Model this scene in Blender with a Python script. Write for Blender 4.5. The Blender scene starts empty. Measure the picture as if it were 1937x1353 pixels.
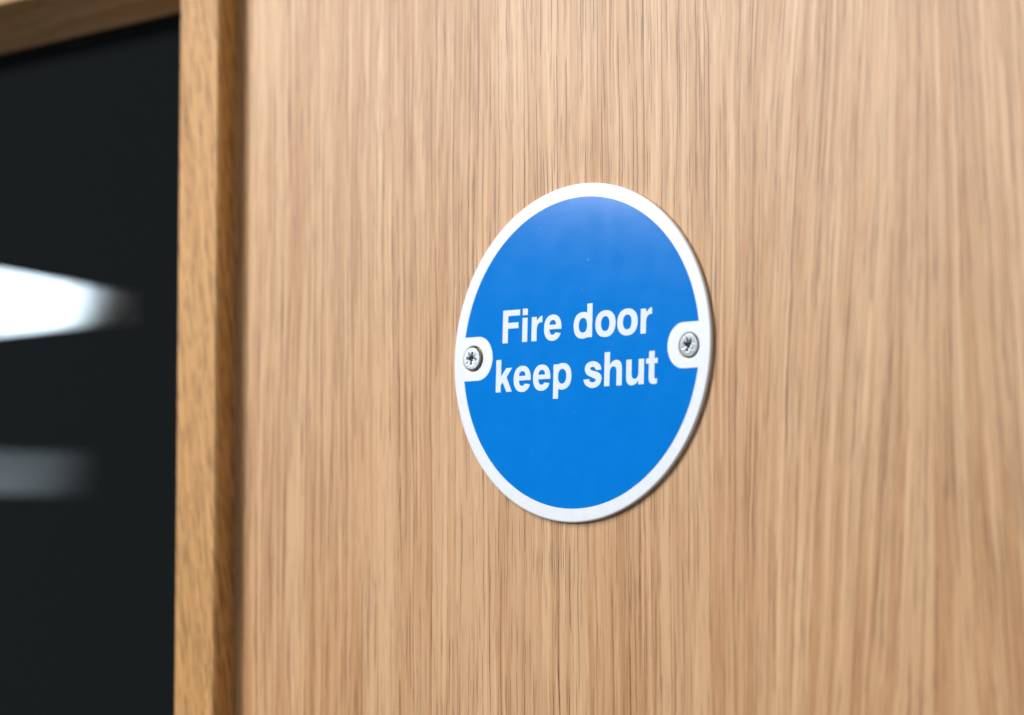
import bpy, bmesh, math
from mathutils import Vector, Matrix

MM = 0.001
scene = bpy.context.scene
COL = scene.collection

# ------------------------------------------------------------------ camera
cam_d = bpy.data.cameras.new("camera")
cam = bpy.data.objects.new("camera", cam_d)
COL.objects.link(cam)
yaw, pit, rol = math.radians(42.332), math.radians(7.136), math.radians(-0.204)
fw = Vector((-math.sin(yaw) * math.cos(pit), math.cos(yaw) * math.cos(pit), math.sin(pit)))
r0 = Vector((math.cos(yaw), math.sin(yaw), 0))
u0 = r0.cross(fw)
rr = math.cos(rol) * r0 + math.sin(rol) * u0
uu = -math.sin(rol) * r0 + math.cos(rol) * u0
M = Matrix((rr, uu, -fw)).transposed().to_4x4()
M.translation = Vector((484.63, -553.66, -93.26)) * MM
cam.matrix_world = M
cam_d.sensor_fit = 'HORIZONTAL'
cam_d.sensor_width = 36
cam_d.lens = 118.07
cam_d.clip_start = 0.02
cam_d.clip_end = 50
cam_d.dof.use_dof = True
cam_d.dof.focus_distance = 0.746
cam_d.dof.aperture_fstop = 10.0
cam_d.dof.aperture_blades = 0
scene.camera = cam

# ------------------------------------------------------------------ ambient light and lamps
world = bpy.data.worlds.new("World")
scene.world = world
world.use_nodes = True
bg = world.node_tree.nodes["Background"]
bg.inputs[0].default_value = (0.80, 0.92, 1.0, 1)
bg.inputs[1].default_value = 0.10


def area_lamp(name, az, el, dist, w, h, radiance, color, roll=0.0, target=(0, 0, 0)):
    """az: degrees to the left of the door's normal, el: degrees up, seen from the sign"""
    d = bpy.data.lights.new(name, 'AREA')
    d.shape = 'RECTANGLE'
    d.size, d.size_y = w, h
    d.energy = radiance * math.pi * w * h
    d.color = color
    o = bpy.data.objects.new(name, d)
    COL.objects.link(o)
    a, e = math.radians(az), math.radians(el)
    v = Vector((-math.sin(a) * math.cos(e), -math.cos(a) * math.cos(e), math.sin(e)))
    o.location = Vector(target) + v * dist
    o.rotation_euler = (v.to_track_quat('Z', 'Y').to_matrix() @ Matrix.Rotation(math.radians(roll), 3, 'Z')).to_euler()
    return o


area_lamp("key_lamp", 38.5, 33.9, 2.0, 0.60, 1.70, 18.5, (0.985, 0.99, 1.0), roll=-6.0)
area_lamp("fill_lamp", -48.0, 18.0, 2.2, 1.6, 1.6, 1.1, (1.0, 0.97, 0.94))

scene.view_settings.view_transform = 'Standard'
scene.view_settings.look = 'None'
scene.view_settings.exposure = 0.0
scene.view_settings.gamma = 1.0
scene.view_settings.use_curve_mapping = False
scene.render.engine = 'CYCLES'


# ------------------------------------------------------------------ material helpers
class Nodes:
    def __init__(self, name):
        self.mat = bpy.data.materials.new(name)
        self.mat.use_nodes = True
        self.t = self.mat.node_tree
        self.bsdf = self.t.nodes["Principled BSDF"]

    def link(self, a, b):
        self.t.links.new(a, b)

    def new(self, kind):
        return self.t.nodes.new(kind)

    def put(self, sock, v):
        if hasattr(v, 'is_output'):
            self.link(v, sock)
        else:
            sock.default_value = v

    def m(self, op, a, b=0.0, c=0.0, clamp=False):
        n = self.new('ShaderNodeMath')
        n.operation = op
        n.use_clamp = clamp
        self.put(n.inputs[0], a)
        self.put(n.inputs[1], b)
        self.put(n.inputs[2], c)
        return n.outputs[0]

    def xyz(self, x, y, z):
        n = self.new('ShaderNodeCombineXYZ')
        for s, v in zip(n.inputs, (x, y, z)):
            self.put(s, v)
        return n.outputs[0]

    def noise(self, vec, scale=1.0, detail=2.0, rough=0.5):
        n = self.new('ShaderNodeTexNoise')
        self.link(vec, n.inputs['Vector'])
        n.inputs['Scale'].default_value = scale
        n.inputs['Detail'].default_value = detail
        n.inputs['Roughness'].default_value = rough
        return n.outputs[0]

    def voro(self, vec, scale=1.0):
        n = self.new('ShaderNodeTexVoronoi')
        n.voronoi_dimensions = '2D'
        self.link(vec, n.inputs['Vector'])
        n.inputs['Scale'].default_value = scale
        return n.outputs['Distance'], n.outputs['Color']

    def ramp(self, f, a, b, lo=0.0, hi=1.0, smooth=True):
        n = self.new('ShaderNodeMapRange')
        n.interpolation_type = 'SMOOTHSTEP' if smooth else 'LINEAR'
        self.put(n.inputs['Value'], f)
        n.inputs['From Min'].default_value = a
        n.inputs['From Max'].default_value = b
        n.inputs['To Min'].default_value = lo
        n.inputs['To Max'].default_value = hi
        return n.outputs[0]

    def mix(self, f, a, b, blend='MIX'):
        n = self.new('ShaderNodeMix')
        n.data_type = 'RGBA'
        n.blend_type = blend
        self.put(n.inputs[0], f)
        for s, v in ((n.inputs[6], a), (n.inputs[7], b)):
            if hasattr(v, 'is_output'):
                self.link(v, s)
            else:
                s.default_value = (*v, 1)
        return n.outputs[2]


def oak(name, axis, light, dark, pore_col, pore_cell, pore_cut, pore_mix, lean, rough, seed,
        ring=0.36, streak=1.0, bump=0.12, cathedral=False):
    """axis 'Z': grain runs up, 'X': grain runs sideways. All lengths in millimetres."""
    k = Nodes(name)
    tc = k.new('ShaderNodeTexCoord')
    sp = k.new('ShaderNodeSeparateXYZ')
    k.link(tc.outputs['Object'], sp.inputs[0])
    X, Y, Z = (k.m('MULTIPLY', o, 1000.0) for o in sp.outputs)
    if axis == 'Z':
        a, l = k.m('ADD', X, k.m('MULTIPLY', Y, 0.83)), Z
    else:
        a, l = k.m('ADD', Z, k.m('MULTIPLY', Y, 0.83)), X
    # slow wander of the grain across the board
    w1 = k.m('SUBTRACT', k.noise(k.xyz(k.m('MULTIPLY', a, .022), k.m('MULTIPLY', l, .0052), seed), 1, 2), .5)
    w2 = k.m('SUBTRACT', k.noise(k.xyz(k.m('MULTIPLY', a, .16), k.m('MULTIPLY', l, .034), seed + 3), 1, 2), .5)
    w3 = k.m('SUBTRACT', k.noise(k.xyz(k.m('MULTIPLY', a, .8), k.m('MULTIPLY', l, .22), seed + 5), 1, 1), .5)
    ax = k.m('ADD', a, k.m('MULTIPLY', w1, 5.0))
    ax = k.m('ADD', ax, k.m('MULTIPLY', w2, .75))
    ax = k.m('ADD', ax, k.m('MULTIPLY', w3, 0.16))
    if lean:
        ax = k.m('ADD', ax, k.m('MULTIPLY', l, lean))
    if cathedral:   # flat-sawn figure towards the right of the leaf
        def gauss(c, s):
            q = k.m('DIVIDE', k.m('SUBTRACT', a, c), s)
            return k.m('POWER', 2.718, k.m('MULTIPLY', k.m('MULTIPLY', q, q), -1.0))
        t = k.m('SUBTRACT', k.m('MULTIPLY', gauss(72., 24.), -.085), k.m('MULTIPLY', gauss(112., 17.), -.06))
        ax = k.m('ADD', ax, k.m('MULTIPLY', t, l))
    # broad tone, growth bands, fibres
    broad = k.noise(k.xyz(k.m('MULTIPLY', ax, .055), k.m('MULTIPLY', l, .0035), seed + 7), 1, 2)
    rings = k.noise(k.xyz(k.m('MULTIPLY', ax, ring), k.m('MULTIPLY', l, .0065), seed + 11), 1, 3, .6)
    fib = k.noise(k.xyz(k.m('MULTIPLY', ax, 2.4), k.m('MULTIPLY', l, .035), seed + 13), 1, 3, .6)
    fine = k.noise(k.xyz(k.m('MULTIPLY', ax, 8.0), k.m('MULTIPLY', l, .30), seed + 17), 1, 2, .6)
    tone = k.m('ADD', k.m('MULTIPLY', k.ramp(broad, .34, .66), .30), k.m('MULTIPLY', k.ramp(rings, .40, .60), .40))
    tone = k.m('ADD', tone, k.m('MULTIPLY', k.m('SUBTRACT', fib, .5), 1.05 * streak))
    tone = k.m('ADD', tone, k.m('MULTIPLY', k.m('SUBTRACT', fine, .5), .30 * streak), clamp=True)
    speck = k.noise(k.xyz(k.m('MULTIPLY', ax, 5.0), k.m('MULTIPLY', l, 1.6), seed + 37), 1, 2, .7)
    tone = k.m('ADD', tone, k.m('MULTIPLY', k.m('SUBTRACT', speck, .5), .34), clamp=True)
    tone = k.m('ADD', tone, 0.10, clamp=True)
    col = k.mix(tone, light, dark)
    # pale rays between the bands
    ray = k.ramp(k.noise(k.xyz(k.m('MULTIPLY', ax, .75), k.m('MULTIPLY', l, .010), seed + 19), 1, 2), .56, .64)
    col = k.mix(k.m('MULTIPLY', ray, .50), col, tuple(min(.9, c * 1.10 + .02) for c in light))
    # a pinkish / orange drift over the whole leaf
    dr = k.noise(k.xyz(k.m('MULTIPLY', ax, .015), k.m('MULTIPLY', l, .009), seed + 23), 1, 1)
    col = k.mix(k.ramp(dr, .35, .65, 0, .55), col, k.mix(1.0, col, (1.0, .95, .86), 'MULTIPLY'))
    # pores: thin, broken dark lines
    pore = None
    for i, (cx, cl, cut) in enumerate(((pore_cell[0], pore_cell[1], pore_cut),
                                       (pore_cell[0] * .73, pore_cell[1] * .55, pore_cut * .9),
                                       (pore_cell[0] * 1.25, pore_cell[1] * 2.3, pore_cut * .75))):
        d, c = k.voro(k.xyz(k.m('MULTIPLY_ADD', ax, 1.0 / cx, 17.3 * i + seed), k.m('MULTIPLY', l, 1.0 / cl), 0))
        sc = k.new('ShaderNodeSeparateColor')
        k.link(c, sc.inputs[0])
        p = k.ramp(d, cut * .55, cut, 1, 0)
        p = k.m('MULTIPLY', p, k.ramp(sc.outputs[0], .12, .55, .0 if i else .3, 1.0))
        if cathedral:
            p = k.m('MULTIPLY', p, .38)
        pore = p if pore is None else k.m('MAXIMUM', pore, p)
    if cathedral:
        # long vessel lines: one per narrow lane, of even width, broken along the length
        for i, (cx, half, run, cut) in enumerate(((1.7, .112, 46.0, .52), (2.5, .12, 72.0, .505), (1.25, .085, 28.0, .57))):
            u = k.m('MULTIPLY_ADD', ax, 1.0 / cx, 31.7 * i + 100.0)
            c = k.m('FLOOR', u)
            wn = k.new('ShaderNodeTexWhiteNoise')
            wn.noise_dimensions = '1D'
            k.link(c, wn.inputs['W'])
            lane = k.m('MULTIPLY', c, 5.37)
            drift = k.m('SUBTRACT', k.noise(k.xyz(lane, k.m('MULTIPLY', l, .03), seed + 41 + i), 1, 2), .5)
            jit = k.m('ADD', k.m('MULTIPLY_ADD', wn.outputs[0], .5, .25), k.m('MULTIPLY', drift, .55))
            d = k.m('MULTIPLY', k.m('ABSOLUTE', k.m('SUBTRACT', k.m('SUBTRACT', u, c), jit)), cx)
            run_n = k.noise(k.xyz(lane, k.m('MULTIPLY', l, 1.0 / run), seed + 53 + i), 1, 2, .6)
            p = k.m('MULTIPLY', k.ramp(d, half * .55, half * 1.25, 1, 0), k.ramp(run_n, cut - .02, cut + .06))
            pore = k.m('MAXIMUM', pore, k.m('MULTIPLY', p, .92))
    # long hair lines and how thickly the pores crowd
    ln = k.ramp(k.noise(k.xyz(k.m('MULTIPLY', ax, 1.35), k.m('MULTIPLY', l, .016), seed + 29), 1, 1), .62, .68)
    pore = k.m('MAXIMUM', pore, k.m('MULTIPLY', ln, .30))
    crowd = k.ramp(rings, .30, .55, .62, 1.0)
    brk = k.ramp(k.noise(k.xyz(k.m('MULTIPLY', ax, 2.0), k.m('MULTIPLY', l, .11), seed + 31), 1, 2), .30, .5, .5, 1.0)
    pore = k.m('MULTIPLY', k.m('MULTIPLY', pore, crowd), brk, clamp=True)
    col = k.mix(k.m('MULTIPLY', pore, pore_mix), col, pore_col)
    k.link(col, k.bsdf.inputs['Base Color'])
    k.link(k.ramp(fib, .2, .8, rough - .05, rough + .08), k.bsdf.inputs['Roughness'])
    k.bsdf.inputs['Specular IOR Level'].default_value = 0.42
    h = k.m('SUBTRACT', k.m('MULTIPLY', fib, .25), pore)
    b = k.new('ShaderNodeBump')
    b.inputs['Strength'].default_value = bump
    b.inputs['Distance'].default_value = 0.00012
    k.link(h, b.inputs['Height'])
    k.link(b.outputs[0], k.bsdf.inputs['Normal'])
    return k.mat


def plain(name, col, rough, metal=0.0, spec=0.5, bump=0.0, bscale=400.0, vary=0.0):
    k = Nodes(name)
    tc = k.new('ShaderNodeTexCoord')
    n = k.noise(tc.outputs['Object'], bscale, 3, .6)
    if vary:
        k.link(k.mix(k.ramp(n, .3, .7), tuple(c * (1 - vary) for c in col), col), k.bsdf.inputs['Base Color'])
    else:
        k.bsdf.inputs['Base Color'].default_value = (*col, 1)
    k.link(k.ramp(n, .25, .75, rough * .9, rough * 1.1), k.bsdf.inputs['Roughness'])
    k.bsdf.inputs['Metallic'].default_value = metal
    k.bsdf.inputs['Specular IOR Level'].default_value = spec
    if bump:
        b = k.new('ShaderNodeBump')
        b.inputs['Strength'].default_value = bump
        b.inputs['Distance'].default_value = 0.0001
        k.link(n, b.inputs['Height'])
        k.link(b.outputs[0], k.bsdf.inputs['Normal'])
    return k.mat


M_LEAF = oak("oak_veneer", 'Z', (.705, .447, .245), (.448, .207, .070), (.12, .043, .016),
             (1.5, 40.0), .13, 1.0, 0.0, .37, 2.0, cathedral=True)
M_BEAD_V = oak("oak_bead_upright", 'Z', (.66, .36, .125), (.45, .212, .055), (.17, .07, .015),
               (1.15, 17.0), .24, .85, 0.14, .46, 41.0, ring=.5, streak=.8)
M_BEAD_H = oak("oak_bead_across", 'X', (.64, .385, .185), (.44, .24, .09), (.2, .1, .035),
               (1.0, 16.0), .16, .55, 0.02, .46, 67.0, ring=.35, streak=.8)
M_WHITE = plain("white_enamel", (.83, .872, .92), .30, bump=.08, bscale=500, vary=.04)
M_LETTER = plain("white_print", (.72, .80, .86), .42)
M_STEEL = plain("zinc_plated_steel", (.31, .34, .355), .36, metal=1.0, bump=.15, bscale=2500)
M_RUBBER = plain("black_gasket", (.008, .008, .008), .75, spec=.2)
M_DARK = plain("unlit_room_black", (.0035, .0045, .005), .9, spec=.1, bscale=3.0, vary=.4)  # near-black colour stands in for the unlit room behind the glass
M_STRIP_UPPER = plain("upper_stand_in_grey", (.20, .215, .23), .5, bscale=20)  # mid grey for the added upper strip, which an added spot brightens
M_STRIP_LOWER = plain("lower_stand_in_grey", (.07, .08, .09), .6, bscale=20)  # darker grey for the added lower strip


def blue_mat():
    k = Nodes("blue_print_ink")
    tc = k.new('ShaderNodeTexCoord')
    n = k.noise(tc.outputs['Object'], 900, 3, .6)
    n2 = k.noise(tc.outputs['Object'], 160, 3, .6)
    dust = k.ramp(k.noise(tc.outputs['Object'], 620, 1, .5), .765, .81)
    col = k.mix(k.ramp(n2, .3, .7), (.000, .202, .70), (.000, .212, .73))
    k.link(k.mix(k.m('MULTIPLY', dust, .4), col, (.3, .5, .8)), k.bsdf.inputs['Base Color'])
    k.link(k.ramp(n2, .3, .7, .08, .10), k.bsdf.inputs['Roughness'])
    k.bsdf.inputs['Specular IOR Level'].default_value = .30
    b = k.new('ShaderNodeBump')
    b.inputs['Strength'].default_value = .035
    b.inputs['Distance'].default_value = .0001
    k.link(n, b.inputs['Height'])
    k.link(b.outputs[0], k.bsdf.inputs['Normal'])
    return k.mat


M_BLUE = blue_mat()


def glass_mat():
    k = Nodes("window_glass")
    k.bsdf.inputs['Base Color'].default_value = (.93, .97, .97, 1)
    k.bsdf.inputs['Roughness'].default_value = 0.0
    k.bsdf.inputs['Transmission Weight'].default_value = 1.0
    k.bsdf.inputs['IOR'].default_value = 1.5
    return k.mat


M_GLASS = glass_mat()


# ------------------------------------------------------------------ object helpers
def thing(name, label, cat, loc=(0, 0, 0), group=None):
    o = bpy.data.objects.new(name, None)
    o.empty_display_size = .02
    COL.objects.link(o)
    o.location = loc
    o['label'] = label
    o['category'] = cat
    if group:
        o['group'] = group
    return o


def mesh_obj(name, me, mat, parent=None):
    o = bpy.data.objects.new(name, me)
    COL.objects.link(o)
    if mat and not me.materials:
        me.materials.append(mat)
    if parent:
        o.parent = parent
    return o


def from_faces(name, verts, faces, smooth=False, bevel=0.0):
    bm = bmesh.new()
    vs = [bm.verts.new(Vector(v) * MM) for v in verts]
    for f in faces:
        bm.faces.new([vs[i] for i in f])
    bmesh.ops.recalc_face_normals(bm, faces=bm.faces)
    if bevel:
        es = [e for e in bm.edges if len(e.link_faces) == 2 and e.calc_face_angle(0) > .3]
        bmesh.ops.bevel(bm, geom=es, offset=bevel * MM, segments=2, profile=.5, affect='EDGES')
    me = bpy.data.meshes.new(name)
    bm.to_mesh(me)
    bm.free()
    if smooth:
        for p in me.polygons:
            p.use_smooth = True
    return me


def curve_mesh(name, loops, extrude, bevel=0.0, res=3):
    """closed 2D outlines in mm (first the outer one, then holes) -> filled mesh in the XZ plane, front towards -Y"""
    cu = bpy.data.curves.new(name, 'CURVE')
    cu.dimensions = '2D'
    cu.fill_mode = 'BOTH'
    cu.extrude = extrude * MM
    cu.bevel_depth = bevel * MM
    cu.bevel_resolution = res
    cu.offset = -bevel * MM
    for lp in loops:
        s = cu.splines.new('POLY')
        s.points.add(len(lp) - 1)
        for p, (x, y) in zip(s.points, lp):
            p.co = (x * MM, y * MM, 0, 1)
        s.use_cyclic_u = True
    tmp = bpy.data.objects.new("tmp_outline", cu)
    COL.objects.link(tmp)
    dg = bpy.context.evaluated_depsgraph_get()
    me = bpy.data.meshes.new_from_object(tmp.evaluated_get(dg))
    me.name = name
    bpy.data.objects.remove(tmp)
    bpy.data.curves.remove(cu)
    me.transform(Matrix.Rotation(math.pi / 2, 4, 'X'))
    return me


def ell(cx, cy, a, b, t0, t1, n=40, e=2.25):
    out = []
    for i in range(n + 1):
        t = math.radians(t0 + (t1 - t0) * i / n)
        c, s = math.cos(t), math.sin(t)
        out.append((cx + a * math.copysign(abs(c) ** (2 / e), c), cy + b * math.copysign(abs(s) ** (2 / e), s)))
    return out


def smooth_path(pts, n=6):
    P = [pts[0]] + list(pts) + [pts[-1]]
    out = []
    for i in range(1, len(P) - 2):
        p0, p1, p2, p3 = (Vector(P[j]) for j in (i - 1, i, i + 1, i + 2))
        for q in range(n):
            t = q / n
            out.append(.5 * ((2 * p1) + (p2 - p0) * t + (2 * p0 - 5 * p1 + 4 * p2 - p3) * t * t
                             + (3 * p1 - p0 - 3 * p2 + p3) * t ** 3))
    out.append(Vector(P[-2]))
    return [(v.x, v.y) for v in out]


# ------------------------------------------------------------------ dark space behind the door glass
FACE = 1.0           # the door's face lies 1.4 mm behind the front of the sign (y = 0)
backdrop = mesh_obj("dark_backdrop", from_faces("dark_backdrop",
    [(-6000, 1500, -3000), (3000, 1500, -3000), (3000, 1500, 3000), (-6000, 1500, 3000)], [(0, 1, 2, 3)]), M_DARK)
backdrop['kind'] = 'structure'

# ------------------------------------------------------------------ the door
door = thing("fire_door", "oak veneered fire door with glazed vision panel, behind the blue sign", "door",
             (0, FACE * MM, -1.2))


def place(o, parent):
    """meshes are written in sign-centred millimetres; keep them there under their parent"""
    o.parent = parent
    o.matrix_parent_inverse = Matrix.Translation(parent.location).inverted()
    return o


T = 44.0
OX0, OX1, OZ0, OZ1 = -271.5, -121.0, -560.0, 118.3        # the hole for the glass
DX0, DX1, DZ0, DZ1 = -520.0, 300.0, -1200.0, 560.0
v = []
for y in (FACE, FACE + T):
    v += [(DX0, y, DZ0), (DX1, y, DZ0), (DX1, y, DZ1), (DX0, y, DZ1),
          (OX0, y, OZ0), (OX1, y, OZ0), (OX1, y, OZ1), (OX0, y, OZ1)]
f = []
for b in (0, 8):
    for i in range(4):
        j = (i + 1) % 4
        f.append((b + i, b + j, b + 4 + j, b + 4 + i))
for i in range(4):
    j = (i + 1) % 4
    f += [(i, j, 8 + j, 8 + i), (4 + i, 4 + j, 12 + j, 12 + i)]
place(mesh_obj("door_leaf", from_faces("door_leaf", v, f), M_LEAF), door)

# glazing beads: a splayed, face-lapping moulding mitred round the opening.
# profile: (distance outwards from the sight line, y)
SX0, SX1, SZ0, SZ1 = -266.0, -126.5, -554.5, 108.8        # sight line at the front
BACK = 12.6
GLASS_Y = 19.4
PROF = [(14.6, FACE), (14.6, FACE - 5.4), (14.0, FACE - 6.0), (0.5, FACE - 6.0), (0.0, FACE - 5.5),
        (-7.0, BACK), (5.3, BACK), (5.3, FACE)]


def bead(side):
    vs = []
    for end in (0, 1):
        for d, y in PROF:
            if side in 'LR':
                x = SX1 + d if side == 'R' else SX0 - d
                z = (SZ1 + d) if end else (SZ0 - d)
            else:
                z = SZ1 + d if side == 'T' else SZ0 - d
                x = (SX1 + d) if end else (SX0 - d)
            vs.append((x, y, z))
    n = len(PROF)
    fs = [tuple(range(n)), tuple(range(n, 2 * n))] + [(i, (i + 1) % n, n + (i + 1) % n, n + i) for i in range(n)]
    o = mesh_obj("glazing_bead", from_faces("glazing_bead", vs, fs), M_BEAD_V if side in 'LR' else M_BEAD_H)
    return place(o, door)


for s in 'RTLB':
    bead(s)

# black gasket between bead and glass, then the pane
gx0, gx1, gz0, gz1 = SX0 + 6.8, SX1 - 6.8, SZ0 + 6.8, SZ1 - 6.8


def ring_box(o4, i4, y0, y1):
    vs = []
    for y in (y0, y1):
        for (x0, x1, z0, z1) in (o4, i4):
            vs += [(x0, y, z0), (x1, y, z0), (x1, y, z1), (x0, y, z1)]
    fs = []
    for i in range(4):
        j = (i + 1) % 4
        fs += [(i, j, 4 + j, 4 + i), (8 + i, 8 + j, 12 + j, 12 + i), (i, j, 8 + j, 8 + i), (4 + i, 4 + j, 12 + j, 12 + i)]
    return vs, fs


vs, fs = ring_box((gx0 - 7, gx1 + 7, gz0 - 7, gz1 + 7), (gx0, gx1, gz0, gz1), BACK + .02, GLASS_Y - .02)
place(mesh_obj("gasket", from_faces("gasket", vs, fs), M_RUBBER), door)
x0, x1, z0, z1 = gx0 - 7, gx1 + 7, gz0 - 7, gz1 + 7
vs = [(x, y, z) for y in (GLASS_Y, GLASS_Y + 6.0) for x, z in ((x0, z0), (x1, z0), (x1, z1), (x0, z1))]
fs = [(0, 1, 2, 3), (4, 5, 6, 7), (0, 1, 5, 4), (1, 2, 6, 5), (2, 3, 7, 6), (3, 0, 4, 7)]
place(mesh_obj("glass_pane", from_faces("glass_pane", vs, fs), M_GLASS), door)

# ------------------------------------------------------------------ the sign
sign = thing("door_sign", "round blue and white Fire door keep shut sign screwed to the oak door", "sign")
sign.rotation_euler = (0, math.radians(2.135), 0)      # hangs a little clockwise

R_OUT, R_BLUE, SCREW_X = 37.7, 34.6, 31.65
HOLE = 2.85


def circle(cx, cy, r, n):
    return [(cx + r * math.cos(2 * math.pi * i / n), cy + r * math.sin(2 * math.pi * i / n)) for i in range(n)]


TH = 0.94      # disc thickness
me = curve_mesh("disc", [circle(0, 0, R_OUT, 256), circle(-SCREW_X, 0, HOLE, 64), circle(SCREW_X, -.2, HOLE - .15, 64)],
                TH / 2 - .42, .42, 4)
for p in me.polygons:
    p.use_smooth = abs(p.normal.y) < .999
me.transform(Matrix.Translation((0, TH / 2 * MM, 0)))
disc = mesh_obj("disc", me, M_WHITE, sign)

# blue field with a D-shaped white lobe left round each screw
TAB_H, TAB_TIP, TAB_R = 5.0, 25.65, 4.4
a0 = math.degrees(math.asin(TAB_H / R_BLUE))


def tab(sx):
    """upper to lower corner of the right lobe, rounded inwards"""
    pts = [(math.sqrt(R_BLUE ** 2 - TAB_H ** 2), TAB_H)]
    c = TAB_TIP + TAB_R
    pts += [(c + TAB_R * math.cos(math.radians(t)), TAB_H * math.sin(math.radians(t))) for t in range(90, 271, 5)]
    pts.append((math.sqrt(R_BLUE ** 2 - TAB_H ** 2), -TAB_H))
    return [(sx * x, y) for x, y in pts]


arc = lambda t0, t1, n: [(R_BLUE * math.cos(math.radians(t0 + (t1 - t0) * i / n)),
                          R_BLUE * math.sin(math.radians(t0 + (t1 - t0) * i / n))) for i in range(1, n)]
outline = arc(a0, 180 - a0, 110) + tab(-1) + arc(180 + a0, 360 - a0, 110) + tab(1)[::-1]
me = curve_mesh("blue_field", [outline], .012)
me.transform(Matrix.Translation((0, -.014 * MM, 0)))
blue = mesh_obj("blue_field", me, M_BLUE, sign)

# lettering, glyph by glyph (mm, origin at the left end of the baseline)
def bowl(w, sw, top, bot, flip=False):
    """'d': bowl left, stem right, from z = bot to top; flip turns it into a 'p'"""
    xi = w - sw
    cx, cy, a, b = 2.72, 2.78, 2.72, 2.96
    ce = lambda x, sgn: cy + sgn * b * (1 - abs((x - cx) / a) ** 2.25) ** (1 / 2.25)
    pts = [(xi, top), (w, top), (w, bot), (xi + .03, bot), (xi + .03, ce(xi, -1))]
    t1 = math.degrees(math.acos(((xi - cx) / a) ** (2.25 / 2)))
    pts += ell(cx, cy, a, b, 360 - t1, t1, 46)[1:]
    hole = [p for p in ell(2.74, cy, 1.22, 1.64, 0, 360, 44)][:-1]
    if flip:
        turn = lambda L: [(w - x, 5.56 - y) for x, y in L]
        return [turn(pts), turn(hole)]
    return [pts, hole]


def glyph_e():
    cx, cy, a, b = 2.58, 2.74, 2.58, 2.94
    out = ell(cx, cy, a, b, -4, 336, 60)
    out += [(3.62, 1.62)]
    out += ell(cx, 2.74, 1.0, 1.58, 318, 197, 20)
    out += [(1.60, 2.40), (5.13, 2.40)]
    eye = [(1.62, 3.42)] + [(2.58 - .96 * math.cos(math.radians(t)), 3.42 + 1.08 * math.sin(math.radians(t)) ** .8)
                            for t in range(12, 169, 12)] + [(3.55, 3.42)]
    return [out, eye]


def glyph_s():
    arm = [(585, 670), (577, 600), (532, 537), (478, 505), (420, 493), (350, 503), (288, 537), (249, 592), (237, 660),
           (249, 728), (288, 783), (350, 820), (420, 850), (458, 870), (474, 895), (463, 922), (430, 940), (390, 943),
           (353, 928), (330, 875)]
    foot = [(213, 890), (228, 952), (270, 1012), (330, 1052), (390, 1065), (470, 1053), (542, 1004), (585, 932),
            (597, 850), (577, 783), (532, 738), (460, 710), (390, 690), (358, 672), (350, 652), (362, 628), (400, 612),
            (435, 622), (460, 645), (475, 682)]
    pts = smooth_path(arm, 4) + smooth_path(foot, 4)
    return [[((x - 213) / 73.3, (1045 - .066 * (x - 400) - y) / 97.0) for x, y in pts]]


def arch(stem_top, flip=False):
    pts = [(0, 0), (1.55, 0)] + smooth_path([(1.56, 2.9), (1.68, 3.6), (2.05, 4.12), (2.6, 4.28), (3.12, 4.15),
                                             (3.45, 3.68), (3.54, 2.9)], 4)
    pts += [(3.54, 0), (5.08, 0)] + smooth_path([(5.08, 3.5), (4.96, 4.55), (4.5, 5.32), (3.75, 5.66), (2.9, 5.62),
                                                 (2.15, 5.25), (1.58, 4.72)], 4)
    pts += [(1.56, stem_top), (0, stem_top)]
    if flip:
        pts = [(5.08 - x, 5.55 - y) for x, y in pts]
    return [pts]


GLYPH = {
    'F': [[(0, 0), (1.6, 0), (1.6, 3.25), (4.75, 3.25), (4.75, 4.55), (1.6, 4.55), (1.6, 6.10), (5.15, 6.10),
           (5.15, 7.42), (0, 7.42)]],
    'i': [[(0, 0), (1.52, 0), (1.52, 5.43), (0, 5.43)], [(0, 6.04), (1.52, 6.04), (1.52, 7.5), (0, 7.5)]],
    'r': [[(0, 0), (1.55, 0)] + smooth_path([(1.55, 2.6), (1.72, 3.42), (2.15, 3.98), (2.7, 4.16), (3.18, 4.2)], 4)
          + smooth_path([(3.18, 5.62), (2.62, 5.52), (2.1, 5.12), (1.60, 4.62)], 4) + [(1.44, 5.45), (0, 5.45)]],
    'e': glyph_e(),
    'd': bowl(5.45, 1.55, 7.53, 0.03),
    'o': [ell(2.92, 2.79, 2.92, 2.96, 0, 360, 60)[:-1], ell(2.86, 2.80, 1.23, 1.64, 0, 360, 44)[:-1]],
    'k': [[(0, 0), (1.5, 0), (1.5, 1.62), (2.08, 2.2), (3.26, 0), (4.9, 0), (3.2, 3.34), (4.86, 5.4), (3.12, 5.4),
           (1.5, 3.55), (1.5, 7.33), (0, 7.33)]],
    'p': bowl(5.35, 1.52, 7.70, 0.06, True),
    's': glyph_s(),
    'h': arch(7.5),
    'u': arch(5.55, True),
    't': [[(0, 4.42), (.78, 4.42), (.78, 1.45)] + smooth_path([(.80, 1.2), (.95, .55), (1.32, .1), (1.95, -.1),
          (2.65, -.08), (3.14, .02)], 4) + [(3.20, .55), (3.16, 1.10)] + smooth_path([(2.85, 1.06), (2.52, 1.18),
          (2.38, 1.55)], 4) + [(2.37, 4.42), (3.26, 4.42), (3.26, 5.54), (2.37, 5.54), (2.37, 7.12), (.80, 7.12),
          (.80, 5.54), (0, 5.54)]],
}
LINES = [(3.09, [('F', -22.70), ('i', -16.74), ('r', -13.95), ('e', -10.2), ('d', -1.42), ('o', 4.95), ('o', 11.29),
                 ('r', 17.97)]),
         (-7.95, [('k', -24.42), ('e', -19.02), ('e', -13.16), ('p', -7.10), ('s', 1.83), ('h', 7.84), ('u', 14.13),
                  ('t', 19.77)])]
cache = {}
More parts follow.
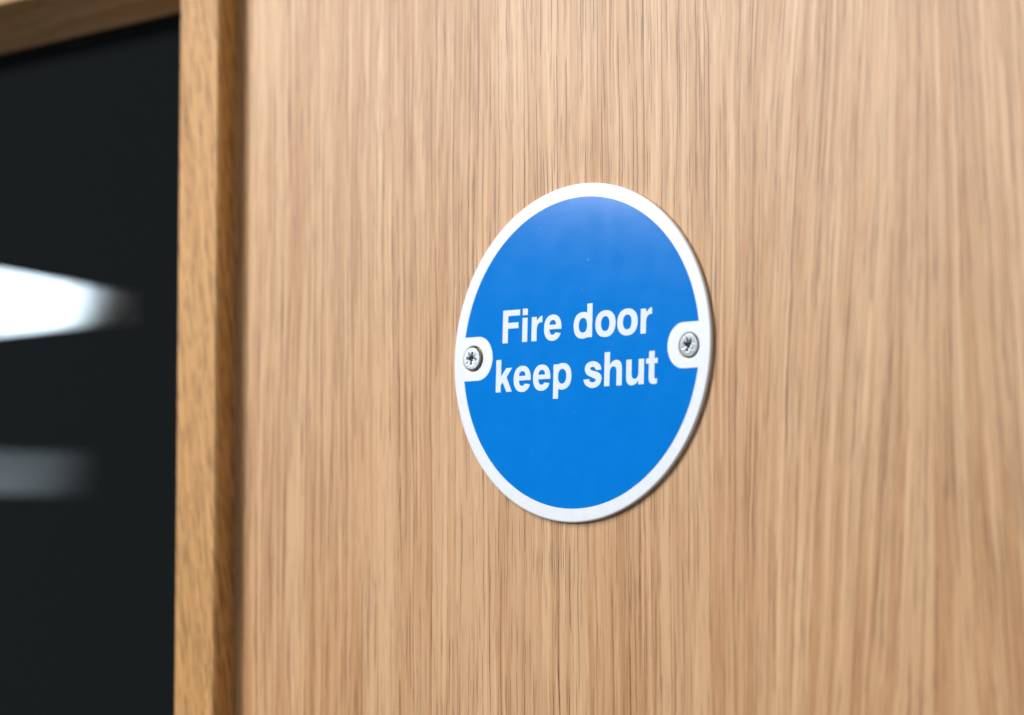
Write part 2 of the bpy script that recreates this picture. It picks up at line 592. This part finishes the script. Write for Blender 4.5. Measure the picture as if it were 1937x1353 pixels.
for base, row in LINES:
    for ch, x in row:
        if ch not in cache:
            g = curve_mesh("letter", GLYPH[ch], .010)
            g.transform(Matrix.Translation((0, -.037 * MM, 0)))
            cache[ch] = g
        o = mesh_obj("letter", cache[ch], M_LETTER, blue)
        o.location = (x * MM, 0, base * MM)


# screws: countersunk heads with a cross recess and four fine radial marks
def screw_mesh():
    N = 192
    def cross(t):                       # recess outline, polar
        t = (t + math.pi / 4) % (math.pi / 2) - math.pi / 4
        hw, ln, inner = .31, 1.42, .62
        r = min(ln - .25 * abs(math.tan(t)), hw / max(1e-6, abs(math.sin(t))))
        return max(r, inner)
    R = 2.56
    bm = bmesh.new()
    rings = []
    def ring(fr, fy):
        rings.append([bm.verts.new(Vector((fr(t) * math.cos(t), fy(t, fr(t)), fr(t) * math.sin(t))) * MM)
                      for t in (2 * math.pi * i / N for i in range(N))])
    def mark(t, r):                     # the fine 45 degree marks
        d = abs((t % (math.pi / 2)) - math.pi / 4) * r
        return .05 * max(0, 1 - d / .13) if .7 < r < 2.0 else 0.0
    ring(lambda t: .9, lambda t, r: 4.0)
    ring(lambda t: .95, lambda t, r: 1.9)
    ring(lambda t: R - .10, lambda t, r: .40)
    ring(lambda t: R, lambda t, r: .30)
    ring(lambda t: R, lambda t, r: .14)
    ring(lambda t: R - .07, lambda t, r: .05)
    ring(lambda t: R - .20, lambda t, r: 0.0)
    ring(lambda t: R - .38, lambda t, r: .03)
    for q in (2.0, 1.85, 1.6):
        ring(lambda t, q=q: q, lambda t, r: .01 + mark(t, r))
    ring(lambda t: max(cross(t) + .10, 1.0 * cross(t) + .08), lambda t, r: .01 + mark(t, r))
    ring(lambda t: cross(t), lambda t, r: .06)
    ring(lambda t: cross(t) * .78, lambda t, r: .60)
    ring(lambda t: .42, lambda t, r: .78)
    c = bm.verts.new((0, .92 * MM, 0))
    for a, b in zip(rings, rings[1:]):
        for i in range(N):
            j = (i + 1) % N
            bm.faces.new((a[i], a[j], b[j], b[i]))
    for i in range(N):
        bm.faces.new((rings[-1][i], rings[-1][(i + 1) % N], c))
    bmesh.ops.recalc_face_normals(bm, faces=bm.faces)
    me = bpy.data.meshes.new("screw")
    bm.to_mesh(me)
    bm.free()
    for p in me.polygons:
        p.use_smooth = True
    if hasattr(me, 'set_sharp_from_angle'):
        me.set_sharp_from_angle(angle=math.radians(38))
    return me


sm = screw_mesh()
for sx, off, proud, spin, tx, tz in ((-SCREW_X, (-.18, .02), .42, 8, 0.0, 2.5), (SCREW_X, (.02, -.15), .16, 26, 2.0, 2.5)):
    o = mesh_obj("screw", sm, M_STEEL, sign)
    o.location = ((sx + off[0]) * MM, -proud * MM, off[1] * MM)
    o.rotation_euler = (math.radians(tx), math.radians(spin), math.radians(tz))

# ------------------------------------------------------------------ added strips standing in for pale blurred shapes in the glass
C0 = M.translation / MM


def at(px, py, Y):
    """photo pixel -> point on the plane y = Y (mm)"""
    d = fw + rr * ((px - 968.5) / 6353.15) - uu * ((py - 676.5) / 6353.15)
    t = (Y - C0.y) / d.y
    return C0 + d * t


def strip(name, label, corners, Y, depth, mat):
    fr = [at(px, py, Y) for px, py in corners]
    vs = [tuple(q) for q in fr] + [(q.x, q.y + depth, q.z) for q in fr]
    fs = [(0, 1, 2, 3), (4, 5, 6, 7), (0, 1, 5, 4), (1, 2, 6, 5), (2, 3, 7, 6), (3, 0, 4, 7)]
    c = sum((Vector(q) for q in vs), Vector()) / 8
    o = mesh_obj(name, from_faces(name, [Vector(q) - c for q in vs], fs, bevel=.6), mat)
    o.location = c * MM
    o['label'] = label
    o['category'] = "strip"
    return o


strip("upper_stand_in", "added tapering rail, upper of two blurred behind the dark glass",
     [(-700, 385), (268, 555), (268, 613), (-700, 700)], 110, 2.5, M_STRIP_UPPER)
strip("lower_stand_in", "added dim horizontal rail, lower of two blurred behind the dark glass",
     [(-700, 835), (190, 856), (190, 940), (-700, 929)], 190, 2.5, M_STRIP_LOWER)


def added_strip_spot(py, edge, Y, watts, blend):
    """added unseen lamp, off to the left, put in to brighten and fade a rail"""
    sd = bpy.data.lights.new("added_strip_spot", 'SPOT')  # unseen light, added to make the stand-in strips show
    sd.energy = watts
    sd.color = (.80, .91, 1.0)
    sd.shadow_soft_size = .004
    so = bpy.data.objects.new("added_strip_spot", sd)
    COL.objects.link(so)
    tgt, rim = at(-60, py, Y) * MM, at(edge, py, Y) * MM
    so.location = at(0, py, Y) * MM + Vector((-.11, -.055, 0))
    half = (tgt - so.location).angle(rim - so.location)
    sd.spot_size = 2 * half
    sd.spot_blend = blend
    so.rotation_euler = (so.location - tgt).to_track_quat('Z', 'Y').to_euler()


added_strip_spot(580, 220, 110, 50.0, 1.0)
added_strip_spot(892, 190, 190, 0.42, .35)
